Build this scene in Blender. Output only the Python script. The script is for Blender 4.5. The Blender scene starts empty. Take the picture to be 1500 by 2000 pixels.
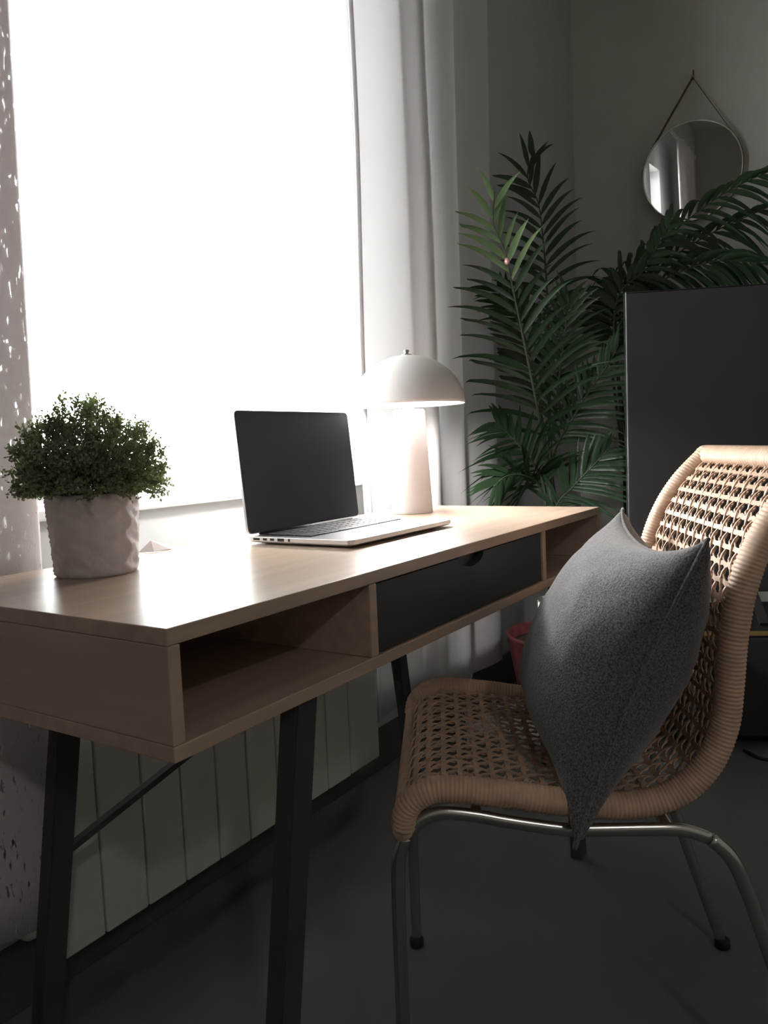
import bpy, bmesh, math, random
from mathutils import Vector, Matrix, noise
random.seed(7)
sc = bpy.context.scene
COL = sc.collection

# ------------------------------------------------------------------ camera
cam_d = bpy.data.cameras.new('camera')
cam = bpy.data.objects.new('camera', cam_d)
COL.objects.link(cam)
RX = (0.5440428, -0.8380298, -0.0415143)      # camera right
DN = (-0.0941267, -0.0117918, -0.9954904)     # camera down
FW = (0.8337611, 0.5454970, -0.0852962)       # camera forward
m = Matrix(((RX[0], -DN[0], -FW[0], -0.45379),
            (RX[1], -DN[1], -FW[1], -0.52822),
            (RX[2], -DN[2], -FW[2], 0.89139),
            (0, 0, 0, 1)))
cam.matrix_world = m
cam_d.sensor_fit = 'VERTICAL'
cam_d.sensor_height = 36.0
cam_d.lens = 1525.9 / 2000.0 * 36.0
cam_d.clip_start = 0.02
sc.camera = cam

# ------------------------------------------------------------------ world: bright hazy sky
SKY = 9.0
w = bpy.data.worlds.new('world')
sc.world = w
w.use_nodes = True
bg = w.node_tree.nodes['Background']
bg.inputs[0].default_value = (0.97, 0.985, 1.0, 1)
bg.inputs[1].default_value = SKY

# light portal filling the window opening (guides sky light, gives off none itself)
pl = bpy.data.lights.new('window_portal', 'AREA')
pl.shape = 'RECTANGLE'; pl.size = 1.36; pl.size_y = 1.5
pl.cycles.is_portal = True
po = bpy.data.objects.new('window_portal', pl)
COL.objects.link(po)
po.location = (0.77, 0.80, 1.56)
po.rotation_euler = (math.radians(-90), 0, 0)

sc.view_settings.view_transform = 'Standard'
sc.view_settings.look = 'None'
sc.view_settings.gamma = 1.0
sc.view_settings.use_curve_mapping = False
sc.view_settings.exposure = 1.0

# ------------------------------------------------------------------ materials
def mat(name, col, rough=0.5, metal=0.0, spec=0.5, var=0.0, scale=20.0, stretch=(1, 1, 1), bump=0.0,
        bscale=None, bstretch=None, emis=None, estr=0.0, detail=4.0, sheen=0.0):
    m = bpy.data.materials.new(name); m.use_nodes = True
    nt = m.node_tree; N = nt.nodes; L = nt.links
    p = N['Principled BSDF']
    p.inputs['Base Color'].default_value = (*col, 1)
    p.inputs['Roughness'].default_value = rough
    p.inputs['Metallic'].default_value = metal
    p.inputs['Specular IOR Level'].default_value = spec
    if sheen: p.inputs['Sheen Weight'].default_value = sheen
    tc = N.new('ShaderNodeTexCoord')
    def nz(sc_, st):
        mp = N.new('ShaderNodeMapping'); mp.inputs['Scale'].default_value = st
        n = N.new('ShaderNodeTexNoise'); n.inputs['Scale'].default_value = sc_; n.inputs['Detail'].default_value = detail
        L.new(tc.outputs['Object'], mp.inputs[0]); L.new(mp.outputs[0], n.inputs['Vector'])
        return n
    if var > 0:
        n = nz(scale, stretch)
        r = N.new('ShaderNodeValToRGB')
        r.color_ramp.elements[0].position = 0.3; r.color_ramp.elements[1].position = 0.7
        r.color_ramp.elements[0].color = tuple(c * (1 - var) for c in col) + (1,)
        r.color_ramp.elements[1].color = tuple(min(1, c * (1 + var)) for c in col) + (1,)
        L.new(n.outputs['Fac'], r.inputs[0]); L.new(r.outputs[0], p.inputs['Base Color'])
    if bump > 0:
        n = nz(bscale or scale, bstretch or stretch)
        b = N.new('ShaderNodeBump'); b.inputs['Strength'].default_value = bump; b.inputs['Distance'].default_value = 0.002
        L.new(n.outputs['Fac'], b.inputs['Height']); L.new(b.outputs[0], p.inputs['Normal'])
    if emis:
        p.inputs['Emission Color'].default_value = (*emis, 1); p.inputs['Emission Strength'].default_value = estr
    return m

def cloth_mat(name, col, trans=0.35, holes=False):
    m = bpy.data.materials.new(name); m.use_nodes = True
    nt = m.node_tree; N = nt.nodes; L = nt.links
    N.remove(N['Principled BSDF'])
    out = N['Material Output']
    d = N.new('ShaderNodeBsdfDiffuse'); d.inputs[0].default_value = (*col, 1)
    t = N.new('ShaderNodeBsdfTranslucent'); t.inputs[0].default_value = (*col, 1)
    mx = N.new('ShaderNodeMixShader'); mx.inputs[0].default_value = trans
    L.new(d.outputs[0], mx.inputs[1]); L.new(t.outputs[0], mx.inputs[2])
    tc = N.new('ShaderNodeTexCoord'); mp = N.new('ShaderNodeMapping')
    mp.inputs['Scale'].default_value = (900, 900, 90)
    n = N.new('ShaderNodeTexNoise'); n.inputs['Scale'].default_value = 1.0; n.inputs['Detail'].default_value = 2
    L.new(tc.outputs['Object'], mp.inputs[0]); L.new(mp.outputs[0], n.inputs['Vector'])
    b = N.new('ShaderNodeBump'); b.inputs['Strength'].default_value = 0.15; b.inputs['Distance'].default_value = 0.001
    L.new(n.outputs['Fac'], b.inputs['Height']); L.new(b.outputs[0], d.inputs['Normal'])
    last = mx
    if holes:
        mp2 = N.new('ShaderNodeMapping'); mp2.inputs['Scale'].default_value = (190, 40, 55); mp2.inputs['Rotation'].default_value = (0, 0.35, 0)
        n2 = N.new('ShaderNodeTexNoise'); n2.inputs['Scale'].default_value = 1.0; n2.inputs['Detail'].default_value = 1
        L.new(tc.outputs['Object'], mp2.inputs[0]); L.new(mp2.outputs[0], n2.inputs['Vector'])
        r = N.new('ShaderNodeValToRGB'); r.color_ramp.elements[0].position = 0.655; r.color_ramp.elements[1].position = 0.69
        L.new(n2.outputs['Fac'], r.inputs[0])
        tr = N.new('ShaderNodeBsdfTransparent')
        m2 = N.new('ShaderNodeMixShader')
        L.new(r.outputs[0], m2.inputs[0]); L.new(mx.outputs[0], m2.inputs[1]); L.new(tr.outputs[0], m2.inputs[2])
        last = m2
    L.new(last.outputs[0], out.inputs[0])
    return m

def glass_mat(name):
    m = bpy.data.materials.new(name); m.use_nodes = True
    nt = m.node_tree; N = nt.nodes; L = nt.links
    N.remove(N['Principled BSDF'])
    t = N.new('ShaderNodeBsdfTransparent'); t.inputs[0].default_value = (0.97, 0.98, 0.975, 1)
    g = N.new('ShaderNodeBsdfGlossy'); g.inputs['Roughness'].default_value = 0.02
    mx = N.new('ShaderNodeMixShader'); mx.inputs[0].default_value = 0.05
    L.new(t.outputs[0], mx.inputs[1]); L.new(g.outputs[0], mx.inputs[2]); L.new(mx.outputs[0], N['Material Output'].inputs[0])
    return m

def leaf_mat(name, col):
    m = mat(name, col, rough=0.42, var=0.25, scale=9)
    nt = m.node_tree; N = nt.nodes; L = nt.links
    p = N['Principled BSDF']; t = N.new('ShaderNodeBsdfTranslucent'); t.inputs[0].default_value = (col[0] * 1.3, col[1] * 1.4, col[2] * 0.8, 1)
    mx = N.new('ShaderNodeMixShader'); mx.inputs[0].default_value = 0.25
    L.new(p.outputs[0], mx.inputs[1]); L.new(t.outputs[0], mx.inputs[2]); L.new(mx.outputs[0], N['Material Output'].inputs[0])
    return m

M = {}
M['wall'] = mat('wall_paint', (0.66, 0.64, 0.59), 0.85, var=0.03, scale=6, bump=0.08, bscale=160)
M['wallw'] = mat('window_wall_paint', (0.56, 0.57, 0.565), 0.8, var=0.02, scale=6, bump=0.06, bscale=160)
M['walld'] = mat('warm_wall_paint', (0.50, 0.47, 0.43), 0.9, var=0.04, scale=5)
M['ceil'] = mat('ceiling_paint', (0.62, 0.61, 0.59), 0.9, var=0.02, scale=4)
M['floor'] = mat('floor_vinyl', (0.14, 0.137, 0.130), 0.78, var=0.12, scale=2.2, bump=0.05, bscale=90)
M['white'] = mat('white_lacquer', (0.78, 0.79, 0.79), 0.35, var=0.02, scale=5)
M['radiator'] = mat('radiator_enamel', (0.66, 0.64, 0.60), 0.4, var=0.02, scale=5)
M['wood'] = mat('oak_veneer', (0.50, 0.375, 0.285), 0.31, var=0.13, scale=3.0, stretch=(1.2, 16, 16), bump=0.04, bscale=5, bstretch=(2, 60, 60), detail=6)
M['woodside'] = mat('oak_veneer_side', (0.48, 0.365, 0.285), 0.4, var=0.10, scale=3.0, stretch=(16, 1.2, 16), bump=0.04, bscale=5, bstretch=(60, 2, 60), detail=6)
M['drawer'] = mat('anthracite_lacquer', (0.045, 0.05, 0.055), 0.5, var=0.05, scale=5)
M['skirt'] = mat('shadow_dark_skirting', (0.09, 0.075, 0.065), 0.6, var=0.1, scale=8)  # dark tone stands in for the wall shadow under the radiator
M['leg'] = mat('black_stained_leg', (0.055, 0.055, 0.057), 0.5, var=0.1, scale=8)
M['alu'] = mat('brushed_aluminium', (0.72, 0.72, 0.73), 0.32, 1.0, var=0.03, scale=60)
M['chrome'] = mat('satin_chrome', (0.62, 0.61, 0.58), 0.22, 1.0, var=0.03, scale=30)
M['key'] = mat('black_key', (0.012, 0.012, 0.014), 0.45, var=0.1, scale=80)
M['screen'] = mat('screen_glass', (0.055, 0.06, 0.074), 0.2, var=0.05, scale=4, spec=0.6)  # black glass lifted to grey-blue, veiling glare put into the base colour
M['rubber'] = mat('black_rubber', (0.012, 0.012, 0.012), 0.6, var=0.1, scale=30)
M['lamp'] = mat('lamp_white_enamel', (0.80, 0.755, 0.745), 0.42, var=0.02, scale=8)
M['lampin'] = mat('lamp_inner_white', (0.88, 0.88, 0.87), 0.5, var=0.01, scale=8)
M['bulb'] = mat('bulb_glow', (0.9, 0.9, 0.9), 0.4, emis=(1.0, 0.96, 0.9), estr=14.0)
M['ceramic'] = mat('pot_ceramic', (0.60, 0.55, 0.555), 0.5, var=0.04, scale=14, bump=0.2, bscale=60)
M['soil'] = mat('soil', (0.03, 0.022, 0.016), 0.95, var=0.3, scale=60, bump=0.5, bscale=120)
M['shrub'] = leaf_mat('shrub_leaf', (0.21, 0.25, 0.145))
M['twig'] = mat('twig', (0.10, 0.085, 0.045), 0.8, var=0.2, scale=40)
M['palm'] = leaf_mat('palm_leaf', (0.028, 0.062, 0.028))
M['palm2'] = leaf_mat('palm_leaf_pale', (0.17, 0.27, 0.12))
M['stalk'] = mat('palm_stalk', (0.055, 0.075, 0.04), 0.6, var=0.2, scale=12)
M['redpot'] = mat('red_woven_pot', (0.12, 0.022, 0.026), 0.7, var=0.25, scale=35, bump=0.4, bscale=70)
M['cane'] = mat('natural_cane', (0.64, 0.44, 0.315), 0.55, var=0.14, scale=45, bump=0.15, bscale=120)
M['cushion'] = mat('charcoal_fabric', (0.128, 0.120, 0.122), 0.95, var=0.55, scale=420, bump=0.55, bscale=420, detail=1.0, sheen=0.3)
M['curtain'] = cloth_mat('curtain_cloth', (0.82, 0.805, 0.805), 0.40)
M['curtainl'] = cloth_mat('speckled_curtain_cloth', (0.70, 0.655, 0.66), 0.24, holes=True)
M['glass'] = glass_mat('window_glass')
M['mirror'] = mat('mirror_silver', (0.86, 0.87, 0.86), 0.015, 1.0)
M['brass'] = mat('pale_metal_rim', (0.72, 0.68, 0.60), 0.25, 1.0, var=0.03, scale=20)
M['strap'] = mat('brown_leather', (0.16, 0.11, 0.07), 0.65, var=0.15, scale=40)
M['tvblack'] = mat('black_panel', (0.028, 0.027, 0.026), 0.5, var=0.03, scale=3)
M['bench'] = mat('black_bench_lacquer', (0.02, 0.02, 0.021), 0.45, var=0.05, scale=3)
M['benchedge'] = mat('ochre_edge', (0.22, 0.15, 0.04), 0.5, var=0.1, scale=12)
M['paper'] = mat('pinkish_paper', (0.75, 0.66, 0.64), 0.8, var=0.04, scale=20)
M['bead'] = mat('rose_glass', (0.75, 0.36, 0.32), 0.08, var=0.2, scale=90, spec=0.9)
M['concrete'] = mat('pale_concrete', (0.30, 0.295, 0.28), 0.9, var=0.06, scale=1.5)
M['render'] = mat('white_render', (0.80, 0.79, 0.76), 0.9, var=0.03, scale=2)
M['stooltop'] = mat('dark_stool_seat', (0.03, 0.028, 0.026), 0.6, var=0.1, scale=20)

# ------------------------------------------------------------------ helpers
def link(o, parent=None):
    COL.objects.link(o)
    if parent is not None: o.parent = parent
    return o

def obj(name, bm, material, parent=None, smooth=False):
    me = bpy.data.meshes.new(name)
    bm.normal_update(); bm.to_mesh(me); bm.free()
    me.materials.append(M[material] if isinstance(material, str) else material)
    if smooth:
        for p in me.polygons: p.use_smooth = True
    return link(bpy.data.objects.new(name, me), parent)

def thing(name, label, cat, loc=(0, 0, 0), rz=0.0, group=None):
    o = bpy.data.objects.new(name, None); o.empty_display_size = 0.05
    o.location = loc; o.rotation_euler = (0, 0, rz)
    COL.objects.link(o)
    return tag(o, label, cat, group)

def tag(o, label, cat, group=None):
    o['label'] = label; o['category'] = cat
    if group: o['group'] = group
    return o

def struct(o, label=None):
    o['kind'] = 'structure'
    if label: o['label'] = label
    return o

def box(bm, x0, x1, y0, y1, z0, z1, bev=0.0):
    t = bmesh.new()
    bmesh.ops.create_cube(t, size=1)
    for v in t.verts:
        v.co = Vector(((x0 + x1) / 2 + v.co.x * (x1 - x0), (y0 + y1) / 2 + v.co.y * (y1 - y0), (z0 + z1) / 2 + v.co.z * (z1 - z0)))
    if bev > 0:
        bmesh.ops.bevel(t, geom=t.edges[:], offset=bev, segments=2, profile=0.5, affect='EDGES')
    me = bpy.data.meshes.new('tmp'); t.to_mesh(me); t.free(); bm.from_mesh(me); bpy.data.meshes.remove(me)

def bx(name, r, material, parent=None, bev=0.0):
    bm = bmesh.new(); box(bm, *r, bev); return obj(name, bm, material, parent)

def catmull(pts, n):
    pts = [Vector(p) for p in pts]
    P = [pts[0] * 2 - pts[1]] + pts + [pts[-1] * 2 - pts[-2]]
    out = []
    for i in range(1, len(P) - 2):
        for k in range(n):
            t = k / n; a, b, c, d = P[i - 1], P[i], P[i + 1], P[i + 2]
            out.append(0.5 * ((2 * b) + (c - a) * t + (2 * a - 5 * b + 4 * c - d) * t * t + (3 * b - a - 3 * c + d) * t ** 3))
    out.append(pts[-1]); return out

def resample(path, step):
    acc = [0.0]
    for i in range(1, len(path)): acc.append(acc[-1] + (path[i] - path[i - 1]).length)
    n = max(2, int(acc[-1] / step)); out = []; j = 0
    for k in range(n + 1):
        d = acc[-1] * k / n
        while j < len(acc) - 2 and acc[j + 1] < d: j += 1
        seg = acc[j + 1] - acc[j] or 1e-9
        out.append(path[j].lerp(path[j + 1], (d - acc[j]) / seg))
    return out

def sweep(bm, path, ra, rb, up=(0, 0, 1), seg=8, cap=True, square=False):
    """tube along path; ra half-width across (side), rb half-height along 'up'; ra/rb may be functions of index"""
    up = Vector(up); rings = []
    n = len(path)
    for i, p in enumerate(path):
        t = (path[min(i + 1, n - 1)] - path[max(i - 1, 0)]).normalized()
        s = t.cross(up)
        if s.length < 1e-5: s = t.cross(Vector((1, 0, 0)))
        s.normalize(); u = s.cross(t).normalized()
        a = ra(i) if callable(ra) else ra; b = rb(i) if callable(rb) else rb
        ring = []
        for k in range(seg):
            th = 2 * math.pi * (k + (0.5 if square else 0)) / seg
            c, q = math.cos(th), math.sin(th)
            if square: c, q = (1 if c > 0 else -1), (1 if q > 0 else -1)
            ring.append(bm.verts.new(p + s * (a * c) + u * (b * q)))
        rings.append(ring)
    for i in range(n - 1):
        for k in range(seg):
            bm.faces.new((rings[i][k], rings[i][(k + 1) % seg], rings[i + 1][(k + 1) % seg], rings[i + 1][k]))
    if cap:
        bm.faces.new(list(reversed(rings[0]))); bm.faces.new(rings[-1])

def lathe(bm, prof, seg=48, c=(0, 0, 0), cap=True):
    rings = []
    for r, z in prof:
        rings.append([bm.verts.new((c[0] + r * math.cos(2 * math.pi * k / seg), c[1] + r * math.sin(2 * math.pi * k / seg), c[2] + z)) for k in range(seg)])
    for i in range(len(rings) - 1):
        for k in range(seg):
            bm.faces.new((rings[i][k], rings[i][(k + 1) % seg], rings[i + 1][(k + 1) % seg], rings[i + 1][k]))
    if cap:
        bm.faces.new(list(reversed(rings[0]))); bm.faces.new(rings[-1])

# ================================================================== ROOM
WY = 0.66            # inner face of the window wall
RXW = 3.0            # inner face of the right wall
X0, Y0, ZC = -2.6, -3.6, 2.95
WX0, WX1, WZ0, WZ1 = 0.08, 1.46, 0.81, 2.32     # window opening
bm = bmesh.new(); box(bm, X0 - .2, RXW + .2, Y0 - .2, WY + .2, -0.1, 0.0); struct(obj('floor', bm, 'floor'))
bm = bmesh.new(); box(bm, X0 - .2, RXW + .2, Y0 - .2, WY + .2, ZC, ZC + .15); struct(obj('ceiling', bm, 'ceil'))
bm = bmesh.new()
box(bm, X0 - .2, WX0, WY, WY + .2, 0, ZC); box(bm, WX1, RXW + .2, WY, WY + .2, 0, ZC)
box(bm, WX0, WX1, WY, WY + .2, 0, WZ0 - .02); box(bm, WX0, WX1, WY, WY + .2, WZ1, ZC)
struct(obj('wall_back', bm, 'wallw'))
bm = bmesh.new(); box(bm, RXW, RXW + .2, Y0 - .2, WY, 0, ZC); struct(obj('wall_right', bm, 'wall'))
bm = bmesh.new(); box(bm, X0 - .2, X0, Y0 - .2, WY, 0, ZC); struct(obj('wall_left', bm, 'walld'))
bm = bmesh.new(); box(bm, X0, RXW, Y0 - .2, Y0, 0, ZC); struct(obj('wall_front', bm, 'walld'))
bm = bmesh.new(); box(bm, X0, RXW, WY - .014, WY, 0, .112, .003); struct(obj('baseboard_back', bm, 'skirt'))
bm = bmesh.new(); box(bm, RXW - .014, RXW, Y0, WY - .014, 0, .06, .003); struct(obj('baseboard_right', bm, 'skirt'))
# window
win = bpy.data.objects.new('window_1', None); COL.objects.link(win); win.location = ((WX0 + WX1) / 2, WY, WZ0); struct(win)
win['label'] = 'wide white framed window glowing with overexposed daylight'
def wchild(name, r, material, bev=0.0):
    bm = bmesh.new(); box(bm, *r, bev)
    o = obj(name, bm, material); o.parent = win; o.matrix_parent_inverse = Matrix.Translation(-Vector(win.location)); return o
fy0, fy1 = WY + .10, WY + .16
wchild('window_frame', (WX0, WX0 + .06, fy0, fy1, WZ0, WZ1), 'white', .004)
wchild('window_frame', (WX1 - .05, WX1, fy0, fy1, WZ0, WZ1), 'white', .004)
wchild('window_frame', (WX0 + .06, WX1 - .05, fy0, fy1, WZ0, WZ0 + .045), 'white', .004)
wchild('window_frame', (WX0 + .06, WX1 - .05, fy0, fy1, WZ1 - .06, WZ1), 'white', .004)
wchild('pane', (WX0 + .06, WX1 - .05, fy0 + .025, fy0 + .031, WZ0 + .045, WZ1 - .06), 'glass')
wchild('window_sill', (WX0 - .03, WX1 + .03, WY - .03, fy0, WZ0 - .02, WZ0 - .002), 'white', .004)

# outside: overhead slab added to cut off high sky light, pale terrace below
o = bx('terrace', (-6, 7, WY + .2, 9, -.35, -.2), 'concrete'); struct(o)
o = bx('sky_blocker_slab', (-4, 5, WY + .2, 3.4, 2.42, 2.62), 'render', None, .01); struct(o)

# added fill light in the form of a pendant, unseen behind the viewer
fill_pend = thing('fill_lamp', 'added cloth drum pendant giving fill light from behind the viewer', 'lamp', (-1.4, -1.9, 2.15))
bm = bmesh.new()
rr_ = [[bm.verts.new((r_ * math.cos(2 * math.pi * k / 40), r_ * math.sin(2 * math.pi * k / 40), z_)) for k in range(40)] for r_, z_ in ((.20, 0), (.20, .24), (.197, .24), (.197, 0))]
for i in range(4):
    for k in range(40): bm.faces.new((rr_[i][k], rr_[i][(k + 1) % 40], rr_[(i + 1) % 4][(k + 1) % 40], rr_[(i + 1) % 4][k]))
obj('lamp_shade', bm, 'curtain', fill_pend, True)
bm = bmesh.new(); lathe(bm, [(.003, .16), (.003, .795), (.05, .796), (.05, .7995)], 16); obj('cord', bm, 'rubber', fill_pend, True)
bm = bmesh.new(); lathe(bm, [(.002, .08), (.02, .085), (.03, .11), (.02, .14), (.012, .16)], 16); obj('bulb', bm, 'bulb', fill_pend, True)
bm = bmesh.new(); sweep(bm, [Vector((-.198, 0, .16)), Vector((.198, 0, .16))], .003, .003, seg=6); sweep(bm, [Vector((0, -.198, .16)), Vector((0, .198, .16))], .003, .003, seg=6); obj('shade_ring', bm, 'rubber', fill_pend)
pld = bpy.data.lights.new('fill_light', 'POINT'); pld.energy = 7.5; pld.color = (1.0, .95, .90); pld.shadow_soft_size = .05
plo = bpy.data.objects.new('fill_light', pld); link(plo, fill_pend); plo.location = (0, 0, .05)

# ================================================================== CURTAINS
def curtain(name, prof, ztop, zbot, material, label, topmul=1.0, xshift=0.0):
    """prof: top-view polyline; sheet with thickness"""
    pts = resample(catmull([(p[0], p[1], 0) for p in prof], 8), 0.008)
    bm = bmesh.new(); nz = 30; th = 0.0022
    cols = []
    for i, p in enumerate(pts):
        t = (pts[min(i + 1, len(pts) - 1)] - pts[max(i - 1, 0)]).normalized(); nrm = Vector((-t.y, t.x, 0))
        F, B = [], []
        for k in range(nz + 1):
            f = k / nz; z = zbot + (ztop - zbot) * f
            amp = 1.0 + 0.0 * f
            dx = xshift * f + 0.004 * noise.noise(Vector((p.x * 3, z * 1.2, 1.7)))
            dy = 0.008 * noise.noise(Vector((p.x * 5, z * 1.5, 4.2)))
            q = Vector((p.x + dx, p.y + dy, z))
            F.append(bm.verts.new(q - nrm * th / 2)); B.append(bm.verts.new(q + nrm * th / 2))
        cols.append((F, B))
    for i in range(len(cols) - 1):
        (F0, B0), (F1, B1) = cols[i], cols[i + 1]
        for k in range(nz):
            bm.faces.new((F0[k], F1[k], F1[k + 1], F0[k + 1])); bm.faces.new((B0[k], B0[k + 1], B1[k + 1], B1[k]))
        bm.faces.new((F0[0], B0[0], B1[0], F1[0])); bm.faces.new((F0[nz], F1[nz], B1[nz], B0[nz]))
    for (F, B), s in ((cols[0], 1), (cols[-1], -1)):
        for k in range(nz):
            f = (F[k], F[k + 1], B[k + 1], B[k])
            bm.faces.new(f if s > 0 else tuple(reversed(f)))
    ob = obj(name, bm, material, None, True)
    tag(ob, label, 'curtain'); return ob
cr = [(1.186, .606), (1.192, .598), (1.25, .600), (1.34, .604), (1.425, .596), (1.437, .585), (1.434, .56), (1.428, .538), (1.45, .532), (1.50, .552), (1.56, .553),
      (1.62, .540), (1.646, .546), (1.652, .562), (1.69, .562), (1.76, .552), (1.83, .545), (1.875, .550), (1.893, .570), (1.885, .59)]
cur = curtain('curtain', cr, 2.50, .172, 'curtain', 'plain pale grey curtain hanging behind the white lamp', xshift=0.012)
hem = curtain('hem', [(1.187, .594), (1.192, .5915), (1.198, .5925), (1.204, .5935)], 2.50, .172, 'curtain', '', xshift=0.012)
del hem['label'], hem['category']; hem.parent = cur
clp = [(-.80, .505)] + [(-.76 + .04 * k, .505 + .020 * math.sin(k * 1.25)) for k in range(22)] + [(.13, .508), (.17, .500), (.196, .503), (.203, .508)]
curtain('curtain', clp, 2.50, .215, 'curtainl', 'light-flecked curtain hanging behind the potted shrub', xshift=0.055)
rodt = thing('curtain_rod', 'slim pale curtain rod carrying both curtains above the window', 'curtain rod', (0.4, .54, 2.53))
bm = bmesh.new(); sweep(bm, [Vector((-1.6, 0, 0)), Vector((1.65, 0, 0))], .011, .011, seg=14); obj('rod', bm, 'alu', rodt, True)
for x in (-1.6, 1.65):
    bm = bmesh.new(); lathe(bm, [(0.001, -.02), (.014, -.016), (.019, 0), (.014, .016), (.001, .02)], 16, (x, 0, 0)); obj('finial', bm, 'alu', rodt, True)
for x in (-1.45, 1.56):
    bm = bmesh.new(); box(bm, x - .008, x + .008, 0, .12, -.006, .006, .001); box(bm, x - .015, x + .015, .114, .12, -.03, .03, .001); obj('bracket', bm, 'alu', rodt)

# ================================================================== RADIATOR
rad = thing('radiator', 'flat white panel radiator with vertical grooves under the window', 'radiator', (0.62, .54, 0))
def rbox(name, r, bev, material='radiator'):
    bm = bmesh.new(); box(bm, r[0] - .62, r[1] - .62, r[2] - .54, r[3] - .54, r[4], r[5], bev); return obj(name, bm, material, rad)
edges = [.213, .299, .387, .473, .559, .643, .729, .815, .901, .988, 1.114]
for i in range(len(edges) - 1):
    g = .0016
    rbox('panel', (edges[i] + g, edges[i + 1] - g, .538, .560, .116, .69), .003 if i < len(edges) - 2 else .006)
rbox('core', (.216, 1.11, .5605, .60, .13, .68), .004)
for x in (.25, .98): rbox('wall_bracket', (x, x + .03, .6005, .6595, .2, .6), .002)
bm = bmesh.new(); sweep(bm, catmull([(-.4035, .04, .16), (-.42, .04, .16), (-.43, .05, .16), (-.43, .1185, .16)], 6), .008, .008, (0, 1, 0), 10); obj('pipe', bm, 'radiator', rad, True)

# ================================================================== DESK
DW, DD, TZ, BZ = 1.2, 0.458, 0.74, 0.6184
desk = thing('desk', 'oak desk with open cubbies and one dark drawer on black legs', 'desk', (0.6, .229, 0))
def dpart(name, r, material='wood', bev=.0012, parent=None):
    bm = bmesh.new(); box(bm, r[0] - .6, r[1] - .6, r[2] - .229, r[3] - .229, r[4], r[5], bev); return obj(name, bm, material, parent or desk)
dpart('desk_top', (0, DW, 0, DD, TZ - .016, TZ))
dpart('bottom_board', (0, DW, 0, DD, BZ, BZ + .015))
dpart('side_panel', (0, .0145, 0, DD, BZ + .0152, TZ - .0162), 'woodside')
dpart('side_panel', (DW - .0145, DW, 0, DD, BZ + .0152, TZ - .0162), 'woodside')
dpart('divider', (.315, .3305, .0005, DD - .012, BZ + .0152, TZ - .0162))
dpart('divider', (.873, .8885, .0005, DD - .012, BZ + .0152, TZ - .0162))
dpart('back_panel', (.0147, DW - .0147, DD - .0118, DD - .002, BZ + .0152, TZ - .0162))
# drawer with a semicircular finger notch in its upper edge
drw = bpy.data.objects.new('drawer', None); link(drw, desk); drw.location = (0, 0, 0)
bm = bmesh.new()
xa, xb, za, zb = .3325, .871, BZ + .0175, TZ - .0185
nx, nr, dip = .597, .040, .018
top = [(xa, zb)]
for k in range(17):
    th = math.pi * k / 16
    top.append((nx - nr * math.cos(th), zb - dip * math.sin(th)))
top.append((xb, zb))
poly = [(xa, za)] + top + [(xb, za)]
fv = [bm.verts.new((x - .6, .004 - .229, z)) for x, z in poly]; bv = [bm.verts.new((x - .6, .020 - .229, z)) for x, z in poly]
bm.faces.new(fv); bm.faces.new(list(reversed(bv)))
for i in range(len(poly)):
    j = (i + 1) % len(poly); bm.faces.new((fv[j], fv[i], bv[i], bv[j]))
bmesh.ops.recalc_face_normals(bm, faces=bm.faces[:])
obj('drawer_front', bm, 'drawer', drw)
bm = bmesh.new()
box(bm, xa + .006 - .6, xa + .018 - .6, .0202 - .229, .42 - .229, za + .004, zb - .03); box(bm, xb - .018 - .6, xb - .006 - .6, .0202 - .229, .42 - .229, za + .004, zb - .03)
box(bm, xa + .018 - .6, xb - .018 - .6, .0202 - .229, .42 - .229, za + .004, za + .010); box(bm, xa + .018 - .6, xb - .018 - .6, .41 - .229, .42 - .229, za + .010, zb - .03)
box(bm, xa + .018 - .6, xb - .018 - .6, .0202 - .229, .027 - .229, za + .0102, zb - .002)
obj('drawer_box', bm, 'drawer', drw)
# splayed flat legs
for sx in (0, 1):
    for y in (.024, .426):
        bm = bmesh.new(); vs = []
        for z, xc, hx, hy in ((0, .104 - (.008 if y > .1 else 0), .017, .0115), (BZ - .0003, .2025 - (.009 if y > .1 else 0), .0185, .0125)):
            xx = xc if sx == 0 else DW - xc
            for dx, dy in ((-hx, -hy), (hx, -hy), (hx, hy), (-hx, hy)): vs.append(bm.verts.new((xx + dx - .6, y + dy - .229, z)))
        bm.faces.new(vs[3::-1]); bm.faces.new(vs[4:8])
        for k in range(4): bm.faces.new((vs[k], vs[(k + 1) % 4], vs[4 + (k + 1) % 4], vs[4 + k]))
        bmesh.ops.bevel(bm, geom=bm.edges[:], offset=.002, segments=2, affect='EDGES')
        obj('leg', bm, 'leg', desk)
for sx in (0, 1):
    f = lambda x: (x if sx == 0 else DW - x) - .6
    bm = bmesh.new()
    sweep(bm, [Vector((f(.165), .426 - .229, .350)), Vector((f(.54), .19 - .229, BZ - .006))], .009, .004, seg=4, square=True)
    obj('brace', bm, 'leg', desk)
bx_ = dpart('brace_block', (.53, .67, .17, .21, BZ - .012, BZ - .0003), 'leg', .002)

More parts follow.
